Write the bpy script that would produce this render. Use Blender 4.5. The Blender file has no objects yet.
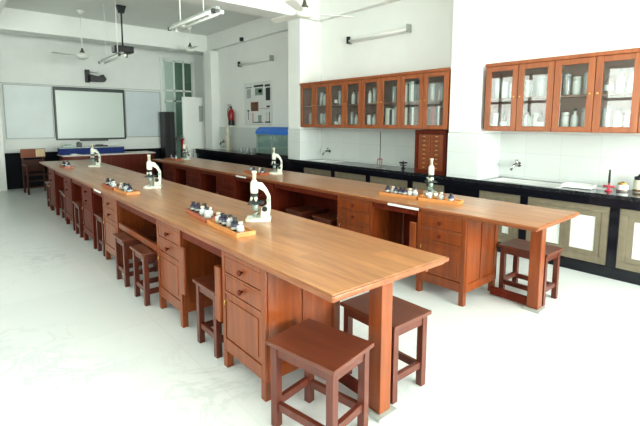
import bpy, bmesh, math, random
from mathutils import Vector, Matrix
random.seed(7)
C = bpy.context.scene.collection
PI = math.pi
sin, cos = math.sin, math.cos

# ------------------------------------------------------------------ materials
def new_mat(name):
    m = bpy.data.materials.new(name); m.use_nodes = True
    nt = m.node_tree
    b = next(n for n in nt.nodes if n.type == 'BSDF_PRINCIPLED')
    return m, nt, b

def plain(name, col, rough=.5, metal=0.0, vary=.06, scale=6, spec=.5, bump=0.0):
    """solid paint / plastic / metal with faint mottling"""
    m, nt, b = new_mat(name)
    N = nt.nodes; L = nt.links
    tc = N.new('ShaderNodeTexCoord'); no = N.new('ShaderNodeTexNoise')
    no.inputs['Scale'].default_value = scale; no.inputs['Detail'].default_value = 4
    L.new(tc.outputs['Object'], no.inputs['Vector'])
    r = N.new('ShaderNodeValToRGB')
    a = [c * (1 - vary) for c in col]; d = [min(1, c * (1 + vary)) for c in col]
    r.color_ramp.elements[0].color = (*a, 1); r.color_ramp.elements[1].color = (*d, 1)
    r.color_ramp.elements[0].position = .3; r.color_ramp.elements[1].position = .7
    L.new(no.outputs['Fac'], r.inputs['Fac']); L.new(r.outputs['Color'], b.inputs['Base Color'])
    b.inputs['Roughness'].default_value = rough; b.inputs['Metallic'].default_value = metal
    b.inputs['Specular IOR Level'].default_value = spec
    if bump:
        bp = N.new('ShaderNodeBump'); bp.inputs['Strength'].default_value = bump
        bp.inputs['Distance'].default_value = .01
        L.new(no.outputs['Fac'], bp.inputs['Height']); L.new(bp.outputs['Normal'], b.inputs['Normal'])
    return m

def wood(name, c0, c1, axis='Z', rough=.35, planks=0.0, scale=1.0, coat=.3, spec=.5):
    """grain stretched along one axis; planks > 0 adds boards of that width across X"""
    m, nt, b = new_mat(name)
    N = nt.nodes; L = nt.links
    tc = N.new('ShaderNodeTexCoord'); mp = N.new('ShaderNodeMapping')
    s = {'X': (1.2, 16, 16), 'Y': (16, 1.2, 16), 'Z': (16, 16, 1.2)}[axis]
    mp.inputs['Scale'].default_value = [v * scale for v in s]
    L.new(tc.outputs['Object'], mp.inputs['Vector'])
    no = N.new('ShaderNodeTexNoise'); no.inputs['Scale'].default_value = 1.6
    no.inputs['Detail'].default_value = 8; no.inputs['Roughness'].default_value = .62
    no.inputs['Distortion'].default_value = .6
    L.new(mp.outputs['Vector'], no.inputs['Vector'])
    r = N.new('ShaderNodeValToRGB')
    r.color_ramp.elements[0].color = (*c0, 1); r.color_ramp.elements[1].color = (*c1, 1)
    r.color_ramp.elements[0].position = .32; r.color_ramp.elements[1].position = .68
    L.new(no.outputs['Fac'], r.inputs['Fac'])
    out = r.outputs['Color']
    if planks:
        sp = N.new('ShaderNodeSeparateXYZ'); L.new(tc.outputs['Object'], sp.inputs['Vector'])
        d = N.new('ShaderNodeMath'); d.operation = 'DIVIDE'; d.inputs[1].default_value = planks
        L.new(sp.outputs['X'], d.inputs[0])
        f = N.new('ShaderNodeMath'); f.operation = 'FLOOR'; L.new(d.outputs[0], f.inputs[0])
        yv = N.new('ShaderNodeMath'); yv.operation = 'DIVIDE'; yv.inputs[1].default_value = 2.3
        L.new(sp.outputs['Y'], yv.inputs[0])
        ya = N.new('ShaderNodeMath'); ya.operation = 'MULTIPLY_ADD'; ya.inputs[1].default_value = .37
        L.new(f.outputs[0], ya.inputs[0]); L.new(yv.outputs[0], ya.inputs[2])
        yf = N.new('ShaderNodeMath'); yf.operation = 'FLOOR'; L.new(ya.outputs[0], yf.inputs[0])
        cb = N.new('ShaderNodeCombineXYZ'); L.new(f.outputs[0], cb.inputs[0]); L.new(yf.outputs[0], cb.inputs[1])
        w = N.new('ShaderNodeTexWhiteNoise'); w.noise_dimensions = '3D'; L.new(cb.outputs[0], w.inputs['Vector'])
        mr = N.new('ShaderNodeMapRange'); mr.inputs['To Min'].default_value = .86; mr.inputs['To Max'].default_value = 1.08
        L.new(w.outputs['Value'], mr.inputs['Value'])
        fr = N.new('ShaderNodeMath'); fr.operation = 'FRACT'; L.new(d.outputs[0], fr.inputs[0])
        gt = N.new('ShaderNodeMath'); gt.operation = 'LESS_THAN'; gt.inputs[1].default_value = .035
        L.new(fr.outputs[0], gt.inputs[0])
        mm = N.new('ShaderNodeMath'); mm.operation = 'MULTIPLY_ADD'; mm.inputs[1].default_value = -.3
        L.new(gt.outputs[0], mm.inputs[0]); L.new(mr.outputs['Result'], mm.inputs[2])
        mx = N.new('ShaderNodeVectorMath'); mx.operation = 'SCALE'
        L.new(out, mx.inputs[0]); L.new(mm.outputs[0], mx.inputs['Scale'])
        out = mx.outputs['Vector']
    L.new(out, b.inputs['Base Color'])
    b.inputs['Roughness'].default_value = rough
    b.inputs['Specular IOR Level'].default_value = spec
    b.inputs['Coat Weight'].default_value = coat; b.inputs['Coat Roughness'].default_value = .22
    bp = N.new('ShaderNodeBump'); bp.inputs['Strength'].default_value = .06; bp.inputs['Distance'].default_value = .004
    L.new(no.outputs['Fac'], bp.inputs['Height']); L.new(bp.outputs['Normal'], b.inputs['Normal'])
    return m

def tiles(name, col, grout, w, h, rough=.15, axes='YZ', mortar=.006, vein=0.0, spec=.5, var=.02):
    m, nt, b = new_mat(name)
    N = nt.nodes; L = nt.links
    tc = N.new('ShaderNodeTexCoord'); sp = N.new('ShaderNodeSeparateXYZ'); cb = N.new('ShaderNodeCombineXYZ')
    L.new(tc.outputs['Object'], sp.inputs['Vector'])
    L.new(sp.outputs[axes[0]], cb.inputs[0]); L.new(sp.outputs[axes[1]], cb.inputs[1])
    br = N.new('ShaderNodeTexBrick'); br.offset = 0.0; br.squash = 1.0
    br.inputs['Scale'].default_value = 1; br.inputs['Brick Width'].default_value = w
    br.inputs['Row Height'].default_value = h; br.inputs['Mortar Size'].default_value = mortar
    br.inputs['Mortar Smooth'].default_value = .3
    br.inputs['Color1'].default_value = (*[c * (1 - var) for c in col], 1); br.inputs['Color2'].default_value = (*[min(1, c * (1 + var)) for c in col], 1)
    br.inputs['Mortar'].default_value = (*grout, 1)
    L.new(cb.outputs[0], br.inputs['Vector'])
    out = br.outputs['Color']
    if vein:
        no = N.new('ShaderNodeTexNoise'); no.inputs['Scale'].default_value = 2.1; no.inputs['Detail'].default_value = 9
        no.inputs['Roughness'].default_value = .62; no.inputs['Distortion'].default_value = 1.4
        L.new(tc.outputs['Object'], no.inputs['Vector'])
        r = N.new('ShaderNodeValToRGB'); e = r.color_ramp.elements
        e[0].position = .46; e[0].color = (1, 1, 1, 1)
        e[1].position = .54; e[1].color = (1, 1, 1, 1)
        k = r.color_ramp.elements.new(.5); v = 1 - vein; k.color = (v * .97, v, v, 1)
        L.new(no.outputs['Fac'], r.inputs['Fac'])
        n2 = N.new('ShaderNodeTexNoise'); n2.inputs['Scale'].default_value = .45; n2.inputs['Detail'].default_value = 3
        L.new(tc.outputs['Object'], n2.inputs['Vector'])
        r2 = N.new('ShaderNodeValToRGB'); r2.color_ramp.elements[0].position = .45; r2.color_ramp.elements[1].position = .62
        L.new(n2.outputs['Fac'], r2.inputs['Fac'])
        mv = N.new('ShaderNodeMix'); mv.data_type = 'RGBA'
        mv.inputs['A'].default_value = (1, 1, 1, 1); L.new(r2.outputs['Color'], mv.inputs['Factor']); L.new(r.outputs['Color'], mv.inputs['B'])
        mx = N.new('ShaderNodeMix'); mx.data_type = 'RGBA'; mx.blend_type = 'MULTIPLY'; mx.inputs['Factor'].default_value = 1
        L.new(out, mx.inputs['A']); L.new(mv.outputs['Result'], mx.inputs['B']); out = mx.outputs['Result']
    L.new(out, b.inputs['Base Color'])
    b.inputs['Roughness'].default_value = rough; b.inputs['Specular IOR Level'].default_value = spec
    return m

def glass(name, tint=(1, 1, 1), refl=.08, rough=.02, opaque=0.0, body=(.5, .6, .55)):
    """thin sheet glass: see-through plus a fresnel reflection"""
    m, nt, b = new_mat(name)
    N = nt.nodes; L = nt.links
    o = next(n for n in N if n.type == 'OUTPUT_MATERIAL')
    N.remove(b)
    t = N.new('ShaderNodeBsdfTransparent'); t.inputs['Color'].default_value = (*tint, 1)
    g = N.new('ShaderNodeBsdfGlossy'); g.inputs['Roughness'].default_value = rough
    f = N.new('ShaderNodeLayerWeight'); f.inputs['Blend'].default_value = .5
    p = N.new('ShaderNodeMath'); p.operation = 'POWER'; p.inputs[1].default_value = 5; L.new(f.outputs['Facing'], p.inputs[0])
    a = N.new('ShaderNodeMath'); a.operation = 'ADD'; a.inputs[1].default_value = refl + .03; a.use_clamp = True
    L.new(p.outputs[0], a.inputs[0])
    x = N.new('ShaderNodeMixShader')
    L.new(a.outputs[0], x.inputs[0]); L.new(g.outputs[0], x.inputs[2])
    if opaque:
        d = N.new('ShaderNodeBsdfDiffuse'); d.inputs['Color'].default_value = (*body, 1)
        y = N.new('ShaderNodeMixShader'); y.inputs[0].default_value = opaque
        L.new(t.outputs[0], y.inputs[1]); L.new(d.outputs[0], y.inputs[2]); L.new(y.outputs[0], x.inputs[1])
    else:
        L.new(t.outputs[0], x.inputs[1])
    L.new(x.outputs[0], o.inputs['Surface'])
    return m

M = {}
M['top'] = wood('oiled tabletop planks', (.30, .120, .042), (.48, .220, .085), 'Y', .30, .125, .8, .35)
M['lip'] = wood('tabletop edge', (.19, .055, .016), (.29, .095, .03), 'Y', .3, 0, .8, .4)
M['cab'] = wood('varnished red brown cabinet wood', (.155, .034, .008), (.26, .064, .014), 'Z', .34, 0, .7, .3)
M['cabdark'] = wood('varnished dark red and shaded wood', (.088, .012, .006), (.145, .023, .008), 'Z', .42, 0, .7, .05, .2)  # also used on far pedestals, where shade is put into the colour
M['stool'] = wood('dark brown stool wood', (.105, .028, .015), (.15, .043, .022), 'Y', .34, 0, .7, .35)
M['stoolleg'] = wood('dark red stool leg wood', (.085, .019, .011), (.13, .032, .017), 'Z', .36, 0, .7, .3)
M['wallcab'] = wood('orange brown wall cabinet wood', (.23, .060, .016), (.35, .105, .03), 'Z', .34, 0, .7, .35)
M['wallcabin'] = wood('brown cabinet interior', (.20, .085, .05), (.28, .125, .075), 'Y', .5, 0, .6, 0)
M['tray'] = wood('orange wooden tray', (.45, .17, .05), (.62, .28, .09), 'Y', .42, 0, 1, .15)
M['trayred'] = wood('red brown wooden tray', (.30, .075, .035), (.42, .13, .06), 'Y', .42, 0, 1, .15)
M['chair'] = wood('chair wood', (.05, .014, .009), (.085, .024, .012), 'X', .45, 0, 1, .05, .3)
M['chairback'] = wood('chair back wood', (.17, .045, .018), (.24, .07, .028), 'X', .45, 0, 1, .05, .3)
M['wall'] = plain('white wall paint', (.83, .84, .815), .55, 0, .012, 3)
M['wallback'] = plain('grey white wall paint', (.78, .80, .775), .6, 0, .02, 2.5)
M['ceil'] = plain('white ceiling paint', (.80, .82, .79), .7, 0, .015, 2)
M['tile'] = tiles('white glazed wall tile', (.64, .675, .66), (.57, .60, .585), .45, .32, .22, 'YZ', .004)
M['tilecol'] = tiles('white glazed pillar tile', (.66, .695, .68), (.58, .615, .60), .45, .32, .22, 'XZ', .004)
M['floor'] = tiles('white marble floor tile', (.655, .67, .66), (.59, .605, .595), 1.2, 1.2, .3, 'XY', .003, .17, .4)
M['black'] = plain('black polished stone', (.008, .009, .014), .16, 0, .3, 30)
M['blacktop'] = plain('black granite worktop', (.022, .024, .028), .12, 0, .3, 40, .8)
M['dado'] = plain('navy black dado paint', (.006, .007, .012), .6, 0, .2, 5, .2)
M['stone'] = plain('grey beige stone frame', (.205, .172, .122), .45, 0, .12, 9)
M['cupwhite'] = plain('white cupboard panel', (.74, .76, .72), .35, 0, .02, 4)
M['board'] = plain('whiteboard surface', (.64, .69, .69), .4, 0, .05, 1.6)
M['screen'] = plain('pale green white smart board', (.60, .67, .63), .3, 0, .015, 2)
M['boardgrey'] = plain('pale grey board', (.62, .67, .70), .3, 0, .04, 1.8)
M['greyrail'] = plain('grey painted rail', (.42, .45, .43), .5, 0, .05)
M['darkframe'] = plain('dark green black board frame', (.035, .048, .045), .4, 0, .1)
M['alu'] = plain('aluminium trim', (.40, .43, .42), .5, .2, .05)
M['blackplastic'] = plain('black plastic', (.012, .012, .013), .4, 0, .2)
M['micwhite'] = plain('cream white enamel', (.60, .61, .53), .3, 0, .02)
M['micdark'] = plain('dark metal', (.035, .038, .04), .35, .3, .1)
M['micgreen'] = plain('grey green metal', (.25, .33, .29), .35, .2, .1)
M['chrome'] = plain('chrome', (.42, .43, .42), .18, 1, .03)
M['brass'] = plain('brass', (.55, .38, .14), .3, .9, .05)
M['white'] = plain('white plastic', (.66, .67, .65), .4, 0, .02)
M['paper'] = plain('white paper', (.72, .73, .72), .8, 0, .03)
M['tube'] = plain('white fluorescent tube', (.80, .81, .78), .3, 0, .01)
M['greymetal'] = plain('grey enamel batten', (.36, .38, .36), .5, 0, .05)
M['red'] = plain('red enamel', (.30, .012, .016), .3, 0, .08)
M['pink'] = plain('pink red plastic', (.42, .045, .07), .4, 0, .08)
M['blue'] = plain('bright blue painted hood', (.035, .17, .58), .4, 0, .08)
M['navy'] = plain('deep blue cloth', (.015, .035, .17), .8, 0, .15, 14)
M['fan'] = plain('off white fan enamel', (.78, .79, .75), .4, 0, .02)
M['fandark'] = plain('dark motor', (.12, .11, .10), .4, .3, .1)
M['greyplate'] = plain('grey metal plate', (.40, .42, .39), .45, .2, .05)
M['cream'] = plain('cream plastic', (.55, .52, .42), .4, 0, .03)
M['desk'] = plain('pale grey laminate', (.62, .55, .52), .4, 0, .04)
M['purple'] = plain('dark purple stain', (.03, .025, .06), .25, 0, .2)
M['bottleglass'] = glass('clear bottle glass', (.93, .96, .96), .06, .05, .35, (.8, .84, .86))
M['doorglass'] = glass('cabinet door glass', (.95, .97, .965), .06, .01)
M['tankglass'] = glass('greenish tank glass', (.75, .88, .84), .06, .03, .35, (.42, .55, .52))
M['wintint'] = glass('grey green window glass', (.55, .68, .62), .05, .03, .45, (.10, .15, .13))
M['winpale'] = glass('pale green window glass', (.8, .9, .86), .05, .1, .85, (.50, .62, .57))
M['winclear'] = glass('clear window glass', (.97, 1, .98), .02, .01)
M['winframe'] = plain('white window frame', (.72, .76, .73), .5, 0, .03)
M['amber'] = plain('brown glass bottle', (.14, .06, .03), .15, 0, .2)
M['ply'] = plain('yellow wood board', (.60, .47, .30), .6, 0, .1)

# ------------------------------------------------------------------ mesh helpers
class MB:
    def __init__(s): s.bm = bmesh.new()
    def box(s, x0, x1, y0, y1, z0, z1, bev=0.0, seg=2, mat=None):
        r = bmesh.ops.create_cube(s.bm, size=1)
        vs = r['verts']
        for v in vs:
            v.co = Vector((x0 + (v.co.x + .5) * (x1 - x0), y0 + (v.co.y + .5) * (y1 - y0), z0 + (v.co.z + .5) * (z1 - z0)))
            if mat: v.co = mat @ v.co
        if bev:
            es = list({e for v in vs for e in v.link_edges})
            bmesh.ops.bevel(s.bm, geom=es, offset=bev, segments=seg, profile=.6, affect='EDGES')
        return s
    def prism(s, poly, a, b, axis='X', mat=None, bev=0.0):
        """polygon in the other two axes, extruded from a to b along axis"""
        def P(u, v, w):
            q = {'X': Vector((w, u, v)), 'Y': Vector((u, w, v)), 'Z': Vector((u, v, w))}[axis]
            return mat @ q if mat else q
        A = [s.bm.verts.new(P(u, v, a)) for u, v in poly]; B = [s.bm.verts.new(P(u, v, b)) for u, v in poly]
        n = len(poly); fs = [s.bm.faces.new(A[::-1]), s.bm.faces.new(B)]
        for i in range(n): fs.append(s.bm.faces.new((A[i], A[(i + 1) % n], B[(i + 1) % n], B[i])))
        bmesh.ops.recalc_face_normals(s.bm, faces=fs)
        if bev:
            es = list({e for f in fs for e in f.edges})
            bmesh.ops.bevel(s.bm, geom=es, offset=bev, segments=2, profile=.6, affect='EDGES')
        return s
    def lathe(s, prof, n=20, c=(0, 0, 0), mat=None):
        rings = []
        T = Matrix.Translation(c) @ mat if mat else Matrix.Translation(c)
        for r, z in prof:
            rings.append([s.bm.verts.new(T @ Vector((max(r, 1e-5) * cos(2 * PI * i / n), max(r, 1e-5) * sin(2 * PI * i / n), z))) for i in range(n)])
        fs = []
        for a, b in zip(rings, rings[1:]):
            for i in range(n):
                f = s.bm.faces.new((a[i], a[(i + 1) % n], b[(i + 1) % n], b[i])); f.smooth = True; fs.append(f)
        fs.append(s.bm.faces.new(rings[0][::-1])); fs.append(s.bm.faces.new(rings[-1]))
        bmesh.ops.recalc_face_normals(s.bm, faces=fs)
        return s
    def tube(s, pts, r, n=10):
        pts = [Vector(p) for p in pts]
        rr = r if isinstance(r, (list, tuple)) else [r] * len(pts)
        rings = []; up = None
        for i, p in enumerate(pts):
            d = (pts[min(i + 1, len(pts) - 1)] - pts[max(i - 1, 0)]).normalized()
            if up is None:
                up = Vector((0, 0, 1)) if abs(d.z) < .9 else Vector((1, 0, 0))
            u = (up - d * up.dot(d)).normalized(); v = d.cross(u); up = u
            rings.append([s.bm.verts.new(p + u * rr[i] * cos(2 * PI * k / n) + v * rr[i] * sin(2 * PI * k / n)) for k in range(n)])
        fs = []
        for a, b in zip(rings, rings[1:]):
            for k in range(n):
                f = s.bm.faces.new((a[k], a[(k + 1) % n], b[(k + 1) % n], b[k])); f.smooth = True; fs.append(f)
        fs.append(s.bm.faces.new(rings[0][::-1])); fs.append(s.bm.faces.new(rings[-1]))
        bmesh.ops.recalc_face_normals(s.bm, faces=fs)
        return s
    def cyl(s, r, z0, z1, c=(0, 0, 0), n=20, ch=0.0, mat=None):
        ch = ch or min(r * .12, abs(z1 - z0) * .2)
        return s.lathe([(r - ch, z0), (r, z0 + ch), (r, z1 - ch), (r - ch, z1)], n, c, mat)
    def build(s, name, mat, parent=None, label=None):
        me = bpy.data.meshes.new(name); s.bm.to_mesh(me); s.bm.free()
        me.materials.append(mat)
        o = bpy.data.objects.new(name, me); C.objects.link(o)
        if parent: o.parent = parent
        if label: o['label'] = label
        return o

def thing(name, label, cat, loc=(0, 0, 0), rotz=0, group=None):
    o = bpy.data.objects.new(name, None); C.objects.link(o)
    o.empty_display_size = .05
    o.location = loc; o.rotation_euler = (0, 0, rotz)
    o['label'] = label; o['category'] = cat
    if group: o['group'] = group
    return o
def tag(o, label, cat, group=None, loc=None, rotz=None):
    o['label'] = label; o['category'] = cat
    if group: o['group'] = group
    if loc is not None: o.location = loc
    if rotz is not None: o.rotation_euler = (0, 0, rotz)
    return o
def struct(name, mb, m, parent=None):
    o = mb.build(name, m, parent); o['kind'] = 'structure'
    return o
def dup(root, loc, rotz, label, group=None):
    r = root.copy(); C.objects.link(r); r.location = loc; r.rotation_euler = (0, 0, rotz); r['label'] = label
    if group: r['group'] = group
    for ch in list(root.children):
        c = ch.copy(); C.objects.link(c); c.parent = r
        for g in list(ch.children):
            d = g.copy(); C.objects.link(d); d.parent = c
    return r
ORD = ['first', 'second', 'third', 'fourth', 'fifth', 'sixth', 'seventh', 'eighth', 'ninth', 'tenth', 'eleventh', 'twelfth']
def RX(a): return Matrix.Rotation(a, 4, 'X')
def RY(a): return Matrix.Rotation(a, 4, 'Y')
def RZ(a): return Matrix.Rotation(a, 4, 'Z')
def TR(x, y, z): return Matrix.Translation((x, y, z))

# ------------------------------------------------------------------ room shell
WX = 5.95          # right wall
WY = 13.2          # back wall
CZ = 4.17          # ceiling
LX = -1.7; FY = -3.6
XF = 5.38          # front of counter and pillars
struct('floor', MB().box(LX - .2, WX + .2, FY - .2, WY + .2, -.12, 0), M['floor'])
struct('ceiling', MB().box(LX - .2, WX + .2, FY - .2, WY + .2, CZ, CZ + .12), M['ceil'])
struct('wall_right', MB().box(WX, WX + .15, FY - .2, WY + .2, 0, CZ), M['wall'])
# back wall with the tall window opening beside the boards
wb = MB()
wb.box(LX, 4.97, WY, WY + .15, 0, CZ); wb.box(4.97, WX, WY, WY + .15, 3.55, CZ); wb.box(4.97, WX, WY, WY + .15, 0, .30)
wb.box(5.90, WX, WY, WY + .15, .30, 3.55)
struct('wall_back', wb, M['wallback'])
# left wall and front wall with window openings (daylight side)
LW = [(-2.4, .2), (1.2, 3.8), (4.8, 7.4), (8.6, 10.6)]
FW = [(-1.3, .6), (1.0, 3.4), (3.8, 5.6)]
ZW0, ZW1 = .95, 3.1
wl = MB(); wl.box(LX - .15, LX, FY - .2, WY + .2, 0, ZW0); wl.box(LX - .15, LX, FY - .2, WY + .2, ZW1, CZ)
e = FY - .2
for a, b in LW: wl.box(LX - .15, LX, e, a, ZW0, ZW1); e = b
wl.box(LX - .15, LX, e, WY + .2, ZW0, ZW1)
struct('wall_left', wl, M['wall'])
wf = MB(); wf.box(LX, WX, FY - .15, FY, 0, ZW0); wf.box(LX, WX, FY - .15, FY, ZW1, CZ)
e = LX
for a, b in FW: wf.box(e, a, FY - .15, FY, ZW0, ZW1); e = b
wf.box(e, WX, FY - .15, FY, ZW0, ZW1)
struct('wall_front', wf, M['wall'])
wn = 2
for a, b in LW:
    f = MB()
    for k in range(4):
        y = a + (b - a) * k / 3; f.box(LX - .1, LX - .04, max(a, y - .035), min(b, y + .035), ZW0, ZW1)
    for z in (ZW0, 2.25, ZW1 - .07): f.box(LX - .1, LX - .04, a, b, z, z + .07)
    w = struct('window_%d' % wn, f, M['winframe']); wn += 1
    struct('pane', MB().box(LX - .075, LX - .07, a + .03, b - .03, ZW0 + .03, ZW1 - .03), M['winclear'], w)
for a, b in FW:
    f = MB()
    for k in range(4):
        x = a + (b - a) * k / 3; f.box(max(a, x - .035), min(b, x + .035), FY - .1, FY - .04, ZW0, ZW1)
    for z in (ZW0, 2.25, ZW1 - .07): f.box(a, b, FY - .1, FY - .04, z, z + .07)
    w = struct('window_%d' % wn, f, M['winframe']); wn += 1
    struct('pane', MB().box(a + .03, b - .03, FY - .075, FY - .07, ZW0 + .03, ZW1 - .03), M['winclear'], w)
# tall back window
f = MB()
for x in (4.97, 5.28, 5.58, 5.86): f.box(x, x + .05, WY + .03, WY + .09, .30, 3.55)
for z in (.30, 1.15, 2.30, 2.62, 3.50): f.box(4.97, 5.90, WY + .03, WY + .09, z, z + .05)
w = struct('window_1', f, M['winframe'])
for i, (a, b) in enumerate(((5.02, 5.28), (5.33, 5.58), (5.63, 5.86))):
    for z0, z1 in ((.35, 1.15), (1.2, 2.30), (2.35, 2.62), (2.67, 3.50)):
        struct('pane', MB().box(a, b, WY + .055, WY + .062, z0, z1), M['winpale'] if i == 0 else M['wintint'], w)
# beams
tn = [0]
def trim(mb, m):
    tn[0] += 1
    return struct('trim_%d' % tn[0], mb, m)
trim(MB().box(LX, WX, 12.0, 12.55, 3.70, CZ, .01), M['wall'])              # back cross beam
trim(MB().box(LX, WX - .13, 6.92, 7.38, 3.72, CZ, .01), M['wall'])         # middle cross beam
trim(MB().box(LX, WX - .13, 1.9, 2.4, 3.72, CZ, .01), M['wall'])
trim(MB().box(WX - .13, WX, FY, 11.999, 3.74, CZ, .008), M['wall'])        # beam along right wall
trim(MB().box(.62, .86, 7.38, 12.0, 3.70, CZ, .01), M['wall'])             # lengthwise beam at left
# pillars on the right wall
trim(MB().box(XF, WX, 3.07, 3.55, 1.552, 3.739, .012), M['wall'])
trim(MB().box(XF - .004, WX, 3.066, 3.554, 0, 1.55, .004), M['tilecol'])
trim(MB().box(XF, WX, 7.0, 7.41, 1.552, 3.739, .012), M['wall'])
trim(MB().box(XF - .004, WX, 6.996, 7.414, 0, 1.55, .004), M['tilecol'])
trim(MB().box(5.70, WX, 11.55, 11.998, 0, 3.699, .012), M['wall'])            # end pillar
# glazed tile dado between the pillars
for a, b in ((FY, 3.064), (3.556, 6.994), (7.416, 11.55)):
    trim(MB().box(WX - .012, WX, a, b, .93, 1.55), M['tile'])
# wall base behind the boards: black dado strip
db = MB().box(.94, 4.96, WY - .015, WY, 0, .90, .003)
o = struct('baseboard_back', db, M['dado'])
trim(MB().box(.45, .925, 12.95, WY, 0, 3.69, .01), M['wall'])                # white pilaster at the left of the dado
trim(MB().box(.93, 4.85, WY - .012, WY, 2.615, 2.63), M['greyrail'])              # rail above the boards
trim(MB().box(1.64, 1.66, WY - .008, WY, 2.64, 3.70), M['ceil'])             # conduit
trim(MB().box(4.86, 4.97, WY - .03, WY, 0, 3.6, .005), M['winframe'])       # window surround
trim(MB().box(4.97, 5.62, WY - .03, WY, 3.55, 3.62, .005), M['winframe'])

# ------------------------------------------------------------------ lab tables
T = .87; TK = .045
BO = (3.46, 1.44); BR = math.radians(1.0)          # right table: near left corner and its slight turn
def onB(u, v): return (BO[0] + u * cos(BR) - v * sin(BR), BO[1] + u * sin(BR) + v * cos(BR))
def lab_table(label, loc, rot, w, l, post, gaps, strips):
    """local: x across from the kneehole side, y along from the near end"""
    t = thing('lab_table', label, 'table', (loc[0], loc[1], 0), rot)
    top = MB().box(.014, w - .014, .014, l - .014, T - TK * .62, T, .003, 2).build('tabletop', M['top'], t)
    e = MB(); z0, z1 = T - TK * .62, T - .002
    e.box(0, .0135, 0, l, z0, z1, .006); e.box(w - .0135, w, 0, l, z0, z1, .006)
    e.box(.0136, w - .0136, 0, .0135, z0, z1, .006); e.box(.0136, w - .0136, l - .0135, l, z0, z1, .006)
    e.build('edge_moulding', M['lip'], top)
    MB().box(.02, w - .02, .02, l - .02, T - TK, T - TK * .63, .005).build('underlayer', M['lip'], top)
    px, py = post
    p = MB().box(px - .046, px + .046, py - .05, py + .05, .02, T - TK - .001, .006).build('leg', M['cab'], t)
    MB().box(px - .08, px + .08, py - .08, py + .08, 0, .019, .004).build('base_plate', M['greyplate'], p, 'grey metal base plate')
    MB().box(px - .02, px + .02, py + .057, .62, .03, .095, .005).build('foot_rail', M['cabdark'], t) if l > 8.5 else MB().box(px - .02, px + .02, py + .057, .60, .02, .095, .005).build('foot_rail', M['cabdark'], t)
    for a, b in gaps:
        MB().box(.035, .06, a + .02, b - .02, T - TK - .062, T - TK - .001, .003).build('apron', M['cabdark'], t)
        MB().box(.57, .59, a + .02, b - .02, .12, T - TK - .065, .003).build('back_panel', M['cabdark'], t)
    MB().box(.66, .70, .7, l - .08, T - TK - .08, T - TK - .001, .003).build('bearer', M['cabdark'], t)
    MB().box(w - .07, w - .04, .12, l - .1, T - TK - .07, T - TK - .001, .003).build('apron', M['cab'], t)
    for yy in (l * .36, l * .68, l - .2):
        MB().box(w - .17, w - .075, yy, yy + .09, 0, T - TK - .001, .006).build('leg', M['cab'], t)
    for a, b in strips:
        MB().box(-.008, -.001, a, b, T - .042, T - .018, .002).build('label_strip', M['paper'], t, 'white strip under the table edge')
    return t

def pedestal(label, loc, rot, w, mat, group, flap=0, d=.60):
    """local: x = depth into the table, y = width, front at x = 0"""
    t = thing('drawer_pedestal', label, 'cabinet', (loc[0], loc[1], 0), rot, group)
    H = T - TK - .003; B0 = .125
    MB().box(.02, d, .002, w - .002, B0, H, .003).build('carcass', mat, t)
    fr = MB()
    fr.box(0, .02, 0, .04, B0, H, .003); fr.box(0, .02, w - .04, w, B0, H, .003)
    fr.box(0, .02, .041, w - .041, B0, .215, .003); fr.box(0, .02, .041, w - .041, H - .028, H, .003)
    fr.box(0, .02, .041, w - .041, .667, .683, .002); fr.box(0, .02, .041, w - .041, .535, .555, .002)
    for yy in (-.006, w):
        fr.box(.02, .07, yy, yy + .006, B0, H, .002); fr.box(d - .06, d, yy, yy + .006, B0, H, .002)
        fr.box(.071, d - .061, yy, yy + .006, B0, .205, .002); fr.box(d / 2 - .02, d / 2 + .02, yy, yy + .006, .206, H, .002)
    fr.build('face_frame', mat, t)
    for z0, z1 in ((.686, H - .031), (.558, .664)):
        dr = MB().box(.003, .019, .044, w - .044, z0, z1, .004).build('drawer', mat, t)
        zc = (z0 + z1) / 2
        MB().lathe([(.007, 0), (.008, .012), (.018, .018), (.019, .026), (.011, .032)], 14, (.003, w / 2, zc), RY(-PI / 2)).build('knob', M['cabdark'], dr)
    do = MB().box(.006, .019, .044, w - .044, .218, .532, .003)
    do.box(.001, .006, .080, w - .080, .252, .500, .004)
    do = do.build('door', mat, t)
    MB().tube([(.0, w - .055, .49), (-.012, w - .055, .49), (-.014, w - .055, .46)], .005, 8).build('latch', M['brass'], do)
    for sx in (.0, d - .05):
        for sy in (0, w - .05):
            MB().box(sx, sx + .05, sy, sy + .05, 0, B0 - .001, .004).build('leg', mat, t)
    if flap:
        fl = MB().box(-.016, .014, w + .010 if flap > 0 else -.09, w + .085 if flap > 0 else -.010, .31, .70, .010)
        fl.build('side_flap', mat, t)
    return t

AX0, AX1, AY0, AY1 = 1.305, 2.262, 1.452, 10.45
BW, BL = .918, 8.25
PA = [(2.075, .53, 1), (3.31, .53, -1), (5.07, .60, 0), (6.21, .59, 0), (7.49, .60, 0), (8.93, .60, 0)]
PB = [(.63, .53, 1), (1.77, .55, 0), (3.65, .60, 0), (4.72, .62, 0), (5.95, .60, 0), (7.10, .60, 0)]   # along the table
def gaps_of(P, o=0): return [(P[i][0] + P[i][1] - o, P[i + 1][0] - o) for i in range(len(P) - 1)]
lab_table('long wooden laboratory table in the foreground, running back towards the whiteboards', (AX0, AY0), 0, AX1 - AX0, AY1 - AY0, (.492, .135), gaps_of(PA, AY0), [(4.15, 4.47)])
lab_table('long wooden laboratory table on the right, parallel to the black wall counter', BO, BR, BW, BL, (.482, .185), gaps_of(PB), [(1.13, 1.52), (4.32, 4.62)])
for i, (y, w, fl) in enumerate(PA):
    pedestal('%s drawer pedestal from the near end of the foreground table' % ORD[i], (AX0 + .025, y), 0, w, M['cab'] if i < 3 else M['cabdark'], 'drawer pedestals of the foreground table', fl)  # same cabinet wood throughout; the far ones are painted darker as shade
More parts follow.
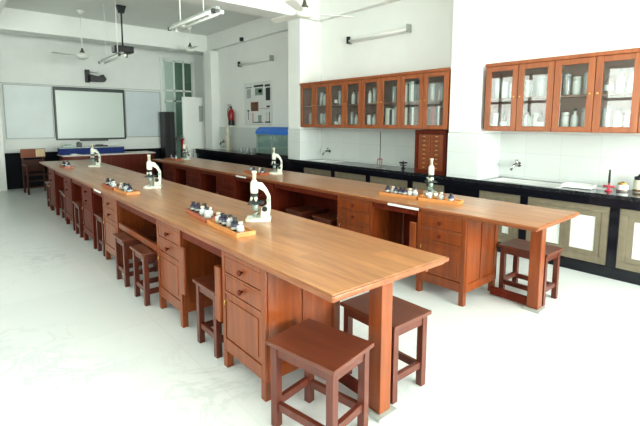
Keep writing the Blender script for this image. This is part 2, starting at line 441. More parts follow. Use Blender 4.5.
for i, (v, w, fl) in enumerate(PB):
    pedestal('%s drawer pedestal from the near end of the right table' % ORD[i], onB(.025, v), BR, w, M['cab'] if i < 2 else M['cabdark'], 'drawer pedestals of the right table', fl)  # light falling off with distance is painted in as darker wood
tag(MB().box(0, .03, 0, 1.18, 0, .06, .004).build('cross_rail', M['cab']), 'wooden cross rail over the pair of stools in the wide kneehole', 'rail', None, (AX0 + .03, 3.865, .512))

# ------------------------------------------------------------------ stools
SL, SW, SH = .47, .36, .50
def make_stool(label, loc, rot, group=None):
    t = thing('stool', label, 'stool', loc, rot, group)
    MB().box(-SW / 2, SW / 2, -SL / 2, SL / 2, SH - .024, SH, .005).build('seat', M['stool'], t)
    a, b = SW / 2 - .018, SL / 2 - .018
    fr = MB(); k = .045
    for s in (-1, 1):
        fr.box(s * (a - .03), s * (a - .008), -b + k, b - k, SH - .085, SH - .025)
        fr.box(-a + k, a - k, s * (b - .03), s * (b - .008), SH - .085, SH - .025)
    fr.build('seat_frame', M['stoolleg'], t)
    for sx in (-1, 1):
        for sy in (-1, 1):
            MB().box(min(sx * a, sx * (a - k)), max(sx * a, sx * (a - k)), min(sy * b, sy * (b - k)), max(sy * b, sy * (b - k)), 0, SH - .025, .004).build('leg', M['stoolleg'], t)
    for s in (-1, 1):
        MB().box(s * (a - .025) - .014, s * (a - .025) + .014, -b + k, b - k, .10, .145, .003).build('stretcher', M['stoolleg'], t)
        MB().box(-a + k, a - k, s * (b - .025) - .014, s * (b - .025) + .014, .12, .165, .003).build('stretcher', M['stoolleg'], t)
    return t
H90 = PI / 2
s0 = make_stool('dark wooden stool nearest the camera, standing askew at the table end', (1.4425, 1.705, 0), math.radians(10.5), 'wooden stools in the foreground')
dup(s0, (2.062, 1.785, 0), 0, 'dark wooden stool behind the square end leg of the foreground table', 'wooden stools in the foreground')
dup(s0, (4.212, 1.815, 0), 0, 'dark wooden stool behind the square end leg of the right table', 'wooden stools in the foreground')
ka = [((1.545, 2.87), 'stool tucked into the nearest kneehole of the foreground table'),
      ((1.455, 4.10), 'nearer stool of the pair in the wide kneehole, foreground table'),
      ((1.455, 4.70), 'farther stool of the pair in the wide kneehole, foreground table'),
      ((1.56, 5.95), 'single stool in the third kneehole of the foreground table'),
      ((1.53, 7.12), 'single stool in the shaded fourth kneehole of the foreground table'),
      ((1.58, 8.50), 'single stool in the farthest kneehole of the foreground table'),
      ((1.56, 9.86), 'stool beyond the last pedestal at the far end of the foreground table')]
for (x, y), lb in ka:
    dup(s0, (x, y, 0), H90, lb, 'wooden stools under the foreground table')
for (u, v), lb in [((.27, 2.62), 'nearer stool in the wide kneehole of the right table'),
                   ((.27, 3.20), 'farther stool in the wide kneehole of the right table')]:
    dup(s0, (*onB(u, v), 0), H90 + BR, lb, 'wooden stools under the right table')

# ------------------------------------------------------------------ microscopes  (front = local +X)
def make_microscope(label, loc, rot, group):
    t = thing('microscope', label, 'microscope', loc, rot, group)
    b = MB().prism([(-.10, -.055), (-.06, -.075), (.06, -.08), (.105, -.06), (.105, -.03), (.05, -.022), (.05, .022), (.105, .03), (.105, .06), (.06, .08), (-.06, .075), (-.10, .055)], 0, .028, 'Z', None, .004)
    b.build('base', M['micwhite'], t)
    ar = MB()
    ar.prism([(-.09, .028), (-.015, .028), (-.02, .11), (-.066, .132), (-.070, .20), (-.045, .245), (.010, .275), (.010, .322), (-.03, .318), (-.070, .265), (-.098, .205), (-.100, .11)], -.018, .018, 'Y', None, .006)
    ar.build('arm', M['micwhite'], t)
    st = MB().box(-.045, .085, -.065, .065, .142, .154, .003)
    st.box(-.01, .05, -.055, -.035, .155, .162, .002)
    st.build('stage', M['micdark'], t)
    MB().cyl(.026, .085, .136, (.028, 0, 0)).build('condenser', M['micgreen'], t)
    mi = MB().lathe([(.030, -.006), (.034, 0), (.030, .006)], 20, (.028, 0, .058), RY(.6))
    mi.tube([(.028, 0, .028), (.028, 0, .052)], .006, 8)
    mi.build('mirror', M['micgreen'], t)
    tb = MB().lathe([(.024, .225), (.032, .232), (.034, .262), (.031, .318), (.022, .330), (.018, .34)], 20, (.035, 0, 0))
    tb.build('body_tube', M['micwhite'], t)
    MB().lathe([(.017, .340), (.017, .395), (.021, .398), (.021, .412), (.015, .415)], 18, (.035, 0, 0)).build('eyepiece', M['cream'], t)
    nb = MB().lathe([(.020, .196), (.034, .205), (.034, .216), (.02, .225)], 20, (.035, 0, 0)); nb.build('nosepiece', M['micdark'], t)
    for a in (0, 2.1, 4.2):
        c = Vector((.035 + .018 * cos(a), .018 * sin(a), .20)); d = Vector((.35 * cos(a), .35 * sin(a), -1)).normalized()
        MB().tube([c, c + d * .022, c + d * .030, c + d * .040], [.012, .012, .009, .007], 10).build('objective', M['micwhite'], t)
    for s in (-1, 1):
        MB().cyl(.022, 0, .018, (-.052, s * .023, .10), 16, .003, RX(-s * PI / 2)).build('focus_knob', M['micdark'], t)
        MB().cyl(.016, 0, .016, (-.080, s * .023, .175), 16, .003, RX(-s * PI / 2)).build('focus_knob', M['micgreen'], t)
    return t
g = 'microscopes on the laboratory tables'
R140 = math.radians(142)
m0 = make_microscope('nearest white microscope on the foreground table, beside two bottle trays', (1.905, 3.045, T), R140, g)
dup(m0, (1.853, 5.40, T), math.radians(150), 'white microscope halfway along the foreground table', g)
dup(m0, (1.946, 8.66, T), math.radians(150), 'farthest white microscope on the foreground table, before the blue case', g)
dup(m0, (4.152, 2.95, T), math.radians(222), 'nearest white microscope on the right table, before the drawer chest', g)
dup(m0, (3.90, 5.70, T), R140, 'white microscope halfway along the right table, before the glass chamber', g)
dup(m0, (3.86, 9.12, T), math.radians(200), 'farthest microscope on the right table, before the white partition', g)

# ------------------------------------------------------------------ bottle trays
def make_tray(label, loc, rot, l, mat, w=.15, h=.034):
    t = thing('bottle_tray', label, 'tray', loc, rot, 'wooden bottle trays on the tables')
    MB().box(-w / 2, w / 2, -l / 2, l / 2, 0, h * .55, .003).build('tray_base', mat, t)
    r = MB()
    r.box(-w / 2, -w / 2 + .012, -l / 2, l / 2, h * .56, h, .002); r.box(w / 2 - .012, w / 2, -l / 2, l / 2, h * .56, h, .002)
    r.box(-w / 2 + .013, w / 2 - .013, -l / 2, -l / 2 + .012, h * .56, h, .002); r.box(-w / 2 + .013, w / 2 - .013, l / 2 - .012, l / 2, h * .56, h, .002)
    r.build('rim', mat, t)
    return t
bproto = {}
def stain_bottle(kind, label, loc, group):
    if kind not in bproto:
        t = thing('stain_bottle', label, 'bottle', loc, 0, group)
        body, cap, hh = {'dark': (M['purple'], M['micdark'], .085), 'white': (M['bottleglass'], M['cream'], .08), 'clear': (M['bottleglass'], M['micdark'], .095)}[kind]
        MB().lathe([(.024, 0), (.028, .004), (.028, hh * .55), (.022, hh * .66), (.012, hh * .74), (.012, hh * .82)], 14).build('glass_body', body, t)
        MB().lathe([(.016, hh * .80), (.018, hh * .84), (.017, hh * .98), (.010, hh)], 14).build('cap', cap, t)
        MB().lathe([(.0284, hh * .16), (.0286, hh * .17), (.0286, hh * .36), (.0284, hh * .37)], 14).build('paper_label', M['greyplate'], t)
        bproto[kind] = t
        return t
    return dup(bproto[kind], loc, random.uniform(0, 6), label, group)
def tray_set(place, x, y, rot, l, mat, kinds, offs=None):
    make_tray('%s, low and wooden with small bottles' % place, (x, y, T), rot, l, mat)
    n = len(kinds)
    for i, k in enumerate(kinds):
        v = -l / 2 + .035 + (l - .07) * (i + .5) / n; u = random.uniform(-.03, .03)
        px, py = x + u * cos(rot) - v * sin(rot), y + u * sin(rot) + v * cos(rot)
        kd = {'dark': 'dark stain bottle', 'white': 'clear bottle with white cap', 'clear': 'clear bottle with black cap'}[k]
        stain_bottle(k, '%s, %s from near end, %s' % (kd, ORD[i], place), (px, py, T + .0195), 'stain bottles in the wooden trays')
tray_set('nearest bottle tray of foreground table', 1.565, 2.915, math.radians(-3), .53, M['tray'], ['white', 'dark', 'dark', 'clear', 'dark', 'dark', 'white'])
tray_set('second bottle tray of foreground table', 1.61, 3.475, math.radians(-7), .53, M['trayred'], ['clear', 'white', 'white', 'dark', 'dark', 'dark'])
tray_set('third bottle tray of foreground table', 1.49, 5.23, math.radians(2), .45, M['tray'], ['dark', 'clear', 'dark', 'dark', 'white'])
tray_set('fourth bottle tray of foreground table', 1.475, 5.74, math.radians(1), .45, M['trayred'], ['white', 'clear', 'dark', 'white', 'dark'])
tray_set('farthest bottle tray of foreground table', 1.51, 8.80, 0, .47, M['trayred'], ['dark', 'white', 'clear', 'dark'])
tray_set('nearest bottle tray of right table', 3.82, 2.585, math.radians(12), .43, M['tray'], ['dark', 'white', 'clear'])
tray_set('second bottle tray of right table', 3.77, 3.07, math.radians(8), .48, M['tray'], ['clear', 'white', 'dark', 'dark', 'dark', 'white', 'dark'])
tray_set('third bottle tray of right table', 3.65, 5.90, math.radians(2), .48, M['trayred'], ['dark', 'white', 'dark', 'clear'])
tray_set('farthest bottle tray of right table', 3.64, 9.25, math.radians(2), .47, M['trayred'], ['white', 'dark', 'clear'])

# ------------------------------------------------------------------ wall counter
CTZ = .925
t = thing('worktop', 'long black stone worktop along the right wall', 'worktop', (XF, 0, 0))
slab = MB()
# slab with two sink cut-outs, each a strip around the basin; notched round the pillars
SK = [(2.05, 2.95), (6.15, 6.75)]
yy = FY + 1.2
cuts = sorted([(a, b, 'sink') for a, b in SK] + [(3.06, 3.56, 'col'), (6.99, 7.42, 'col')])
for a, b, k in cuts:
    slab.box(-.03, WX - XF - .014, yy, a, CTZ - .04, CTZ)
    if k == 'sink':
        slab.box(-.03, .08, a, b, CTZ - .04, CTZ); slab.box(.46, WX - XF - .014, a, b, CTZ - .04, CTZ)
    else:
        slab.box(-.03, -.006, a, b, CTZ - .04, CTZ)
    yy = b
slab.box(-.03, WX - XF - .014, yy, 11.3, CTZ - .04, CTZ)
slab.box(-.03, .29, 11.3001, 11.95, CTZ - .04, CTZ)
slab.build('slab', M['blacktop'], t)
MB().box(-.03, -.008, FY + 1.2, 11.95, CTZ - .135, CTZ - .041, .003).build('fascia', M['black'], t)
MB().box(.0, .03, FY + 1.2, 11.3, 0, .128, .003).build('plinth', M['black'], t)
MB().box(.0, .03, 7.43, 11.95, .129, CTZ - .041, .003).build('front_panel', M['black'], t)
piers = [-1.25, -.35, .55, 1.455, 2.43, 3.31, 4.2, 5.1, 6.0, 7.16]
for i, y in enumerate(piers):
    w = .045 if not (abs(y - 3.31) < .05 or abs(y - 7.16) < .05) else .27
    MB().box(-.006, .10, y - w, y + w, .129, CTZ - .041, .003).build('pier', M['black'], t)
for a, b in SK:
    s = MB()
    x0, x1 = .081, .459; z0, z1 = CTZ - .17, CTZ + .004
    s.box(x0, x0 + .02, a + .003, b - .003, z0, z1, .004); s.box(x1 - .02, x1, a + .003, b - .003, z0, z1, .004)
    s.box(x0 + .021, x1 - .021, a + .003, a + .023, z0, z1, .004); s.box(x0 + .021, x1 - .021, b - .023, b - .003, z0, z1, .004)
    s.box(x0 + .021, x1 - .021, a + .024, b - .024, z0, z0 + .02, .002)
    s.build('sink', M['white'], t, 'white ceramic sink let into the worktop')
def cupboard(label, y0, y1, dark=False):
    c = thing('counter_cupboard', label, 'cupboard', (XF, y0, 0), 0, 'stone framed cupboards under the wall counter')
    w = y1 - y0; z0, z1 = .132, CTZ - .138; k = .075
    MB().box(.03, .50, .012, w - .012, z0, .74, .003).build('carcass', M['black'], c)
    f = MB(); f.box(.0, .028, 0, w, z0, z0 + k, .004); f.box(.0, .028, 0, w, z1 - k, z1, .004)
    f.box(.0, .028, 0, k, z0 + k + .001, z1 - k - .001, .004); f.box(.0, .028, w - k, w, z0 + k + .001, z1 - k - .001, .004)
    f.build('frame', M['stone'], c)
    ww = (w - 2 * k - .006) / 2
    for i in (0, 1):
        a = k + .002 + i * (ww + .002); b = a + ww; q = .055
        d = MB(); d.box(.004, .026, a, b, z0 + k + .002, z0 + k + q, .003); d.box(.004, .026, a, b, z1 - k - q, z1 - k - .002, .003)
        d.box(.004, .026, a, a + q, z0 + k + q + .001, z1 - k - q - .001, .003); d.box(.004, .026, b - q, b, z0 + k + q + .001, z1 - k - q - .001, .003)
        d = d.build('door', M['stone'], c)
        MB().box(.012, .024, a + q + .001, b - q - .001, z0 + k + q + .001, z1 - k - q - .001, .003).build('door_panel', M['cupwhite'], d, 'white door panel')
    return c
cl = ['beside the camera', 'out at the right', 'at the right edge of the picture', 'behind the end of the right table', 'right of the nearer tiled pillar',
      'left of the nearer tiled pillar', 'third to the left of the nearer pillar', 'fourth to the left of the nearer pillar', 'right of the farther tiled pillar']
cup = [(-.30, .50), (.60, 1.408), (1.503, 2.383), (2.478, 3.035), (3.585, 4.15), (4.25, 5.05), (5.15, 5.95), (6.05, 6.88), (7.44, 8.05), (8.15, 8.95), (9.05, 9.85)]
cn = ['just outside the right edge', 'cut by the right edge of the picture', 'behind the end of the right table', 'to the right of the nearer tiled pillar', 'to the left of the nearer tiled pillar',
      'second to the left of the nearer tiled pillar', 'third to the left of the nearer tiled pillar', 'fourth to the left of the nearer tiled pillar', 'to the left of the farther tiled pillar', 'below the glass tank', 'left of the one below the glass tank']
for (a, b), lb in list(zip(cup, cn))[1:8]:
    cupboard('grey framed counter cupboard with white panels, %s' % lb, a, b)
tag(MB().box(0, .28, 0, .12, 0, .90, .006).build('white_cupboard_end', M['white']), 'small white block at the far end of the black wall counter', 'block', None, (XF - .02, 11.955, 0))

# ------------------------------------------------------------------ taps and counter items
def tap(label, y, z, s=1):
    t = thing('wall_tap', label, 'tap', (WX - .013, y, z), 0, 'water taps on the tiled wall')
    MB().cyl(.028 * s, 0, .012, (0, 0, 0), 16, .003, RY(-PI / 2)).build('flange', M['chrome'], t)
    MB().tube([(-.01, 0, 0), (-.07, 0, .004), (-.12, .0, .0), (-.155, .02, -.02), (-.165, .03, -.075)], [.016 * s, .017 * s, .015 * s, .013 * s, .012 * s], 12).build('spout', M['chrome'], t)
    h = MB().cyl(.012 * s, 0, .045, (-.07, 0, .015)); h.box(-.10, -.04, -.012, .012, .055, .07, .004); h.build('handle', M['chrome'], t)
    return t
tap('chrome wall tap over the sink below the right wall cabinet', 2.78, 1.12, 1.35)
tap('chrome wall tap over the sink below the left wall cabinet', 6.72, 1.10, 1.3)
tap('chrome wall tap on the far tiles beside the end pillar', 11.2, 1.13, 1.5)
def gas_tap(label, x, y, mat, h=.2):
    t = thing('gas_tap', label, 'gas tap', (x, y, CTZ), 0)
    MB().lathe([(.035, 0), (.04, .006), (.03, .016), (.014, .022)], 18).build('foot', mat, t)
    MB().lathe([(.014, .022), (.012, h * .4), (.009, h * .7), (.008, h)], 14).build('pillar', mat, t)
    MB().tube([(0, -.055, .055), (0, -.02, .055), (0, .02, .055), (0, .055, .055)], [.012, .010, .010, .012], 10).build('nozzle', mat, t)
    return t
r = gas_tap('red gas tap with dark upright on the counter at right', 5.62, 1.60, M['pink'], .09)
MB().lathe([(.012, .091), (.012, .15), (.009, .24), (.011, .245)], 12).build('upright', M['micdark'], r)
r = gas_tap('grey gas tap on the counter right of the tall rod', 5.72, 4.62, M['micdark'], .13)
MB().box(-.05, .05, -.05, .05, .085, .11, .01).build('valve_block', M['micdark'], r)
t = thing('retort_stand', 'thin upright retort stand with pinkish clamp by the left sink', 'stand', (5.70, 5.12, CTZ))
MB().box(-.07, .07, -.05, .05, 0, .016, .004).build('base', M['greymetal'], t)
MB().tube([(0, 0, .016), (0, 0, .60)], .006, 10).build('rod', M['micdark'], t)
MB().tube([(0, -.05, .12), (0, -.03, .13), (0, .03, .13), (0, .05, .12)], .009, 8).tube([(0, -.05, .12), (-.02, -.05, .02)], .006, 8).tube([(0, .05, .12), (-.02, .05, .02)], .006, 8).build('clamp', M['pink'], t)
# jars at the right edge
for i, (x, y, h, lb) in enumerate(((5.80, 1.36, .20, 'cream lidded jar at the right edge of the counter'), (5.74, 1.50, .11, 'small brown based jar beside the cream lidded jar'))):
    t = thing('jar', lb, 'jar', (x, y, CTZ), 0)
    MB().lathe([(.05, 0), (.055, .006), (.055, h * .62), (.045, h * .70)], 20).build('jar_body', M['cream'] if i == 0 else M['paper'], t)
    MB().lathe([(.048, h * .70), (.05, h * .72), (.05, h * .86), (.02, h * .9), (.012, h)], 20).build('lid', M['brass'] if i else M['micdark'], t)
    MB().lathe([(.0555, h * .05), (.057, h * .06), (.057, h * .16), (.0555, h * .17)], 20).build('band', M['amber'], t)
# white trays and sheets on the counter
for i, (x, y, rz, lb) in enumerate(((5.66, 2.02 - .1, .1, 'shallow white tray on the counter right of the sink'), (5.78, 1.72, -.2, 'white paper sheet lying on the counter below the right wall cabinet'))):
    mb = MB()
    if i == 0:
        mb.box(-.12, .12, -.16, .16, 0, .008, .003)
        for s in (-1, 1): mb.box(s * .115 - .005, s * .115 + .005, -.16, .16, .008, .035, .002); mb.box(-.11, .11, s * .155 - .005, s * .155 + .005, .008, .035, .002)
    else:
        mb.box(-.105, .105, -.148, .148, 0, .003)
    tag(mb.build('plastic_tray' if i == 0 else 'paper_sheet', M['white'] if i == 0 else M['paper']), lb, 'tray' if i == 0 else 'paper', None, (x, y, CTZ + (.0048 if i == 0 else .001)), rz)

# drawer chest on the counter
t = thing('drawer_chest', 'dark red wooden chest of many small drawers standing on the counter', 'chest of drawers', (5.45, 3.62, CTZ + .0005))
w, d, h = .56, .33, .655
MB().box(.012, d, 0, w, 0, h, .003).build('carcass', M['cabdark'], t)
fr = MB(); fr.box(-.004, .011, 0, .05, 0, h, .003); fr.box(-.004, .011, w - .05, w, 0, h, .003); fr.box(-.004, .011, .051, w - .051, 0, .05, .003); fr.box(-.004, .011, .051, w - .051, h - .06, h, .003)
fr.build('face_frame', M['cabdark'], t)
for i in range(8):
    for j in range(2):
        z0 = .055 + i * .067; a = .054 + j * .222; b = a + .218
        dr = MB().box(-.002, .011, a, b, z0, z0 + .064, .003).build('drawer', M['cab'], t)
        MB().box(-.012, -.003, (a + b) / 2 - .02, (a + b) / 2 + .02, z0 + .027, z0 + .042, .003).build('handle', M['brass'], dr, 'small brass drawer pull')

# ------------------------------------------------------------------ glazed wall cabinets
def wall_cabinet(label, y0, y1, n, z0, z1, shelves=1):
    X = 5.372; D = WX - X - .016
    t = thing('wall_cabinet', label, 'cabinet', (X, y0, z0))
    w = y1 - y0; h = z1 - z0; k = .022
    c = MB(); c.box(.022, D, 0, w, 0, k, .002); c.box(.022, D, 0, w, h - k, h, .002)
    c.box(.022, D, 0, k, k + .001, h - k - .001); c.box(.022, D, w - k, w, k + .001, h - k - .001)
    c.build('carcass', M['wallcab'], t)
    MB().box(.30, .312, k + .001, w - k - .001, k + .001, h - k - .001).build('back_panel', M['wallcabin'], t)
    MB().box(.03, .299, k + .001, w - k - .001, h * .47, h * .47 + .018, .002).build('shelf', M['wallcabin'], t)
    MB().box(-.012, .021, -.01, w + .01, h - .03, h + .012, .004).build('cornice', M['wallcab'], t)
    dw = w / n; q = .07
    for i in range(n):
        a = i * dw + .003; b = (i + 1) * dw - .003; zz0, zz1 = .006, h - .032
        d = MB(); d.box(0, .02, a, a + q, zz0, zz1, .003); d.box(0, .02, b - q, b, zz0, zz1, .003)
        d.box(0, .02, a + q + .0005, b - q - .0005, zz0, zz0 + q * .8, .003); d.box(0, .02, a + q + .0005, b - q - .0005, zz1 - q * .9, zz1, .003)
        d = d.build('door', M['wallcab'], t)
        MB().box(.008, .012, a + q + .001, b - q - .001, zz0 + q * .8 + .001, zz1 - q * .9 - .001).build('glass_pane', M['doorglass'], d)
        MB().lathe([(.005, 0), (.006, .01), (.012, .016), (.009, .022)], 12, (0, (a + q / 2) if i % 2 else (b - q / 2), h * .5), RY(-PI / 2)).build('knob', M['brass'], d)
    return X, dw
ZC0, ZC1 = 1.590, 2.445
wall_cabinet('long glazed wall cabinet between the two tiled pillars', 3.575, 6.98, 8, ZC0, ZC1)
wall_cabinet('glazed wall cabinet at right, right of the nearer tiled pillar', .47, 3.01, 6, ZC0 - .005, ZC1 - .01)
DL = (6.98 - 3.575) / 8; DR = (3.01 - .47) / 6
low = ZC0 + .024; up = ZC0 + (ZC1 - ZC0) * .47 + .020
bookcols = {}
def bookmat(c):
    key = tuple(c)
    if key not in bookcols: bookcols[key] = plain('book cover %d' % len(bookcols), c, .6, 0, .08, 8)
    return bookcols[key]
cnames = [('white', (.72, .73, .70)), ('cream', (.62, .57, .44)), ('grey', (.36, .37, .37)), ('dark brown', (.10, .05, .035)), ('black', (.03, .03, .035)), ('blue', (.10, .16, .30)), ('red', (.33, .05, .05)), ('pale green', (.42, .52, .45))]
def book(name_place, i, y, z, w, h, ci, dpt=.17):
    nm, col = cnames[ci]
    t = thing('book', '%s book, %s from left, %s' % (nm, ORD[i], name_place), 'book', (5.43, y, z), 0, 'books in the glazed wall cabinets')
    MB().box(0, dpt, 0, w, 0, h, .002).build('cover', bookmat(col), t)
    MB().box(.004, dpt + .002, .004, w - .004, h, h + .0015).build('pages', M['paper'], t)
    return t
vproto = {}
def vessel(kind, label, loc, s=1.0):
    if kind in vproto:
        o = dup(vproto[kind], loc, 0, label, 'bottles and jars in the glazed wall cabinets'); return o
    t = thing('specimen_jar' if kind in ('jar', 'whitejar') else 'reagent_bottle', label, 'jar' if kind in ('jar', 'whitejar') else 'bottle', loc, 0, 'bottles and jars in the glazed wall cabinets')
    if kind == 'jar':
        MB().lathe([(.034, 0), (.038, .006), (.038, .20), (.034, .215)], 16).build('glass_body', M['bottleglass'], t)
        MB().lathe([(.039, .216), (.040, .218), (.040, .24), (.02, .245), (.012, .26)], 16).build('lid', M['bottleglass'], t)
        MB().lathe([(.022, .01), (.024, .03), (.018, .12), (.008, .17)], 10).build('specimen', M['cream'], t)
    elif kind == 'whitejar':
        MB().lathe([(.037, 0), (.042, .006), (.042, .15), (.036, .17)], 16).build('body', M['white'], t)
        MB().lathe([(.040, .171), (.041, .175), (.041, .20), (.036, .205)], 16).build('lid', M['white'], t)
    elif kind == 'bottle':
        MB().lathe([(.034, 0), (.038, .006), (.038, .13), (.03, .165), (.014, .185), (.014, .225)], 16).build('body', M['white'], t)
        MB().lathe([(.016, .215), (.017, .218), (.017, .245), (.012, .25)], 12).build('cap', M['micdark'], t)
    else:
        MB().lathe([(.038, 0), (.042, .006), (.042, .12), (.03, .15), (.014, .17), (.014, .2)], 16).build('body', M['amber'], t)
        MB().lathe([(.016, .195), (.017, .198), (.017, .22), (.012, .225)], 12).build('cap', M['micdark'], t)
        MB().lathe([(.0425, .03), (.043, .032), (.043, .09), (.0425, .092)], 16).build('paper_label', M['paper'], t)
    vproto[kind] = t
    return t
vname = {'jar': 'clear glass specimen jar', 'whitejar': 'white lidded jar', 'bottle': 'white bottle with black cap', 'amber': 'brown reagent bottle'}
# left cabinet, doors counted from the left (far end)
def dL(i): return 6.98 - i * DL            # left edge of door i
fill = {  # door: (upper, lower)
 0: ([], ['jar']), 1: (['jar', 'bottle', 'amber'], ['jar', 'jar', 'bottle']), 2: (['amber', 'jar', 'amber'], ['amber', 'bottle', 'amber']),
 3: (['bottle', 'whitejar'], ['jar', 'bottle', 'jar']), 4: (['bottle', 'jar', 'amber'], ['whitejar', 'bottle', 'bottle']),
 5: (['jar'], 'BOOKS'), 6: ('BOOKS2', 'BOOKS3'), 7: (['jar', 'bottle', 'jar', 'amber'], 'BOOKS4')}
def place_row(row, yl, wdt, z, place, r):
    if isinstance(row, str):
        y = yl - .045; i = 0
        seqs = {'BOOKS': [4, 1, 0, 4, 0, 2, 1, 3, 0], 'BOOKS2': [1, 4, 7, 0, 4], 'BOOKS3': [1, 3, 4, 0, 3, 3], 'BOOKS4': [3, 3, 6, 3, 4, 0, 3]}[row]
        for ci in seqs:
            w = r.uniform(.024, .05); h = r.uniform(.25, .33)
            if y - w < yl - wdt + .045: break
            book(place, i, y - w, z, w, h, ci); y -= w + .0025; i += 1
        return
    n = len(row)
    for i, k in enumerate(row):
        y = yl - .055 - (wdt - .11) * (i + .5) / n
        vessel(k, '%s, %s from left, %s' % (vname[k], ORD[i], place), (5.475 + r.uniform(-.008, .008) + (.095 if n > 3 and i % 2 else 0), y, z))
r = random.Random(3)
for i, (u, l) in fill.items():
    place_row(u, dL(i), DL, up, 'upper shelf, %s door of long cabinet' % ORD[i], r)
    place_row(l, dL(i), DL, low, 'bottom shelf, %s door of long cabinet' % ORD[i], r)
fillR = {0: (['jar', 'whitejar', 'bottle'], ['whitejar', 'amber', 'jar']), 1: (['whitejar', 'jar', 'jar', 'whitejar'], ['bottle', 'whitejar', 'amber', 'whitejar']),
         2: (['jar', 'whitejar', 'jar'], ['whitejar', 'bottle', 'jar']), 3: (['amber', 'bottle', 'bottle'], ['jar', 'bottle', 'whitejar'])}
for i, (u, l) in fillR.items():
    place_row(u, 3.01 - i * DR, DR, up - .005, 'upper shelf, %s door of right cabinet' % ORD[i], r)
    place_row(l, 3.01 - i * DR, DR, low - .005, 'bottom shelf, %s door of right cabinet' % ORD[i], r)

# ------------------------------------------------------------------ far end of the counter: tank, bottles, extinguisher, charts
t = thing('glass_chamber', 'glass inoculation chamber with bright blue hood on the counter', 'chamber', (5.44, 7.50, CTZ + .001))
W, D, Hh = 1.27, .48, .60
MB().box(0, D, 0, W, 0, .05, .006).build('base', M['blackplastic'], t)
fr = MB()
for x in (0, D - .03):
    for y in (0, W * .5 - .015, W - .03): fr.box(x, x + .03, y, y + .03, .051, .459, .003)
fr.box(0, .03, 0, W, .46, .489, .003); fr.box(D - .03, D, 0, W, .46, .489, .003)
fr.build('frame', M['micgreen'], t)
g = MB(); g.box(.01, .016, .031, W * .5 - .016, .052, .459); g.box(.01, .016, W * .5 + .016, W - .031, .052, .459); g.box(.031, D - .031, .008, .014, .052, .459); g.box(.031, D - .031, W - .014, W - .008, .052, .459)
g.build('glass_pane', M['tankglass'], t)
MB().prism([(-.015, .49), (D, .49), (D, .65), (.10, .65), (-.015, .56)], -.01, W + .01, 'Y', None, .006).build('hood', M['blue'], t, 'bright blue sloping hood')
# things between pillar and chamber
t = thing('distilled_water_can', 'tall cream plastic can on the far counter below the extinguisher', 'can', (5.76, 10.75, CTZ + .001))
MB().lathe([(.07, 0), (.08, .01), (.08, .36), (.065, .39), (.05, .40)], 18).build('body', M['cream'], t)
MB().lathe([(.055, .401), (.06, .41), (.06, .62), (.05, .64)], 16).build('neck', M['cream'], t)
MB().tube([(-.10, 0, .10), (-.14, 0, .10), (-.15, 0, .075)], .012, 8).build('spigot', M['chrome'], t)
for i, (x, y, s) in enumerate(((5.60, 9.75, 0), (5.64, 9.5, 1), (5.66, 9.2, 0))):
    t = thing('beaker', '%s glass beaker from the left, beside the blue hooded chamber' % ORD[i], 'beaker', (x, y, CTZ), 0, 'beakers on the far counter')
    MB().lathe([(.05, 0), (.055, .005), (.055, .12), (.06, .13), (.052, .128), (.05, .01)], 16).build('glass_body', M['bottleglass'], t)
    MB().lathe([(.049, .011), (.0495, .012), (.0495, .06), (.049, .061)], 16).build('liquid', M['greyplate'], t)
t = thing('fire_extinguisher', 'red fire extinguisher hanging on the far right wall', 'fire extinguisher', (WX - .11, 10.68, 1.60))
MB().lathe([(.07, 0), (.08, .012), (.08, .36), (.06, .42), (.028, .45), (.025, .47)], 20).build('cylinder', M['red'], t)
MB().lathe([(.081, .0), (.082, .01), (.082, .13), (.081, .14)], 20).build('band', M['blackplastic'], t)
MB().box(-.02, .02, -.02, .02, .47, .51, .004).box(-.10, .02, -.012, .012, .512, .525, .003).box(-.10, .0, -.012, .012, .545, .558, .003).build('valve', M['blackplastic'], t)
MB().tube([(-.02, .02, .49), (-.03, .10, .47), (-.03, .14, .38), (-.03, .13, .25), (-.03, .10, .16)], .011, 8).build('hose', M['blackplastic'], t)
MB().box(.075, .109, -.04, .04, .30, .36, .003).build('bracket', M['greymetal'], t)
# charts pinned to the wall
t = thing('notice_board', 'white wall board behind the pinned charts', 'notice board', (WX - .022, 8.86, 1.64))
MB().box(.006, .021, 0, 1.26, 0, 1.03, .003).build('backing', M['paper'], t)
fr = MB(); fr.box(0, .021, -.02, -.001, -.02, 1.05, .002); fr.box(0, .021, -.001, 1.28, 1.031, 1.05, .002); fr.box(0, .021, -.001, 1.28, -.02, -.001, .002)
fr.build('frame', M['white'], t)
def chart(label, y0, y1, z0, z1, shapes, c=None):
    t = thing('wall_chart', label, 'chart', (WX - .020, y0, z0), 0, 'charts pinned to the notice board')
    MB().box(0, .003, 0, y1 - y0, 0, z1 - z0).build('sheet', c or M['paper'], t)
    for (a, b, u, v, m) in shapes:
        w, h = y1 - y0, z1 - z0
        MB().box(-.003, -.0005, a * w, b * w, u * h, v * h, .0008).build('printed_block', M[m], t)
chart('white chart with a grey figure, top left of the notice board', 9.72, 10.06, 2.25, 2.60, [(.2, .8, .15, .8, 'greyplate'), (.05, .95, .88, .97, 'micgreen')])
chart('chart with a dark heading, top middle of the notice board', 9.18, 9.66, 2.22, 2.62, [(.1, .85, .35, .8, 'micgreen'), (.05, .95, .86, .99, 'micdark'), (.2, .5, .5, .7, 'micdark')])
chart('chart with a black block, top right of the notice board', 8.90, 9.14, 2.15, 2.62, [(.0, .8, .15, .8, 'micdark'), (.02, .98, .86, .97, 'micdark')])
chart('dark red picture in the middle of the notice board', 9.44, 9.80, 1.97, 2.20, [(.05, .95, .05, .95, 'amber')], M['trayred'])
chart('white chart with lines of print, middle right of the notice board', 8.92, 9.40, 1.98, 2.10, [(.05, .9, .3, .45, 'greyplate'), (.0, .3, .6, .95, 'micdark')])
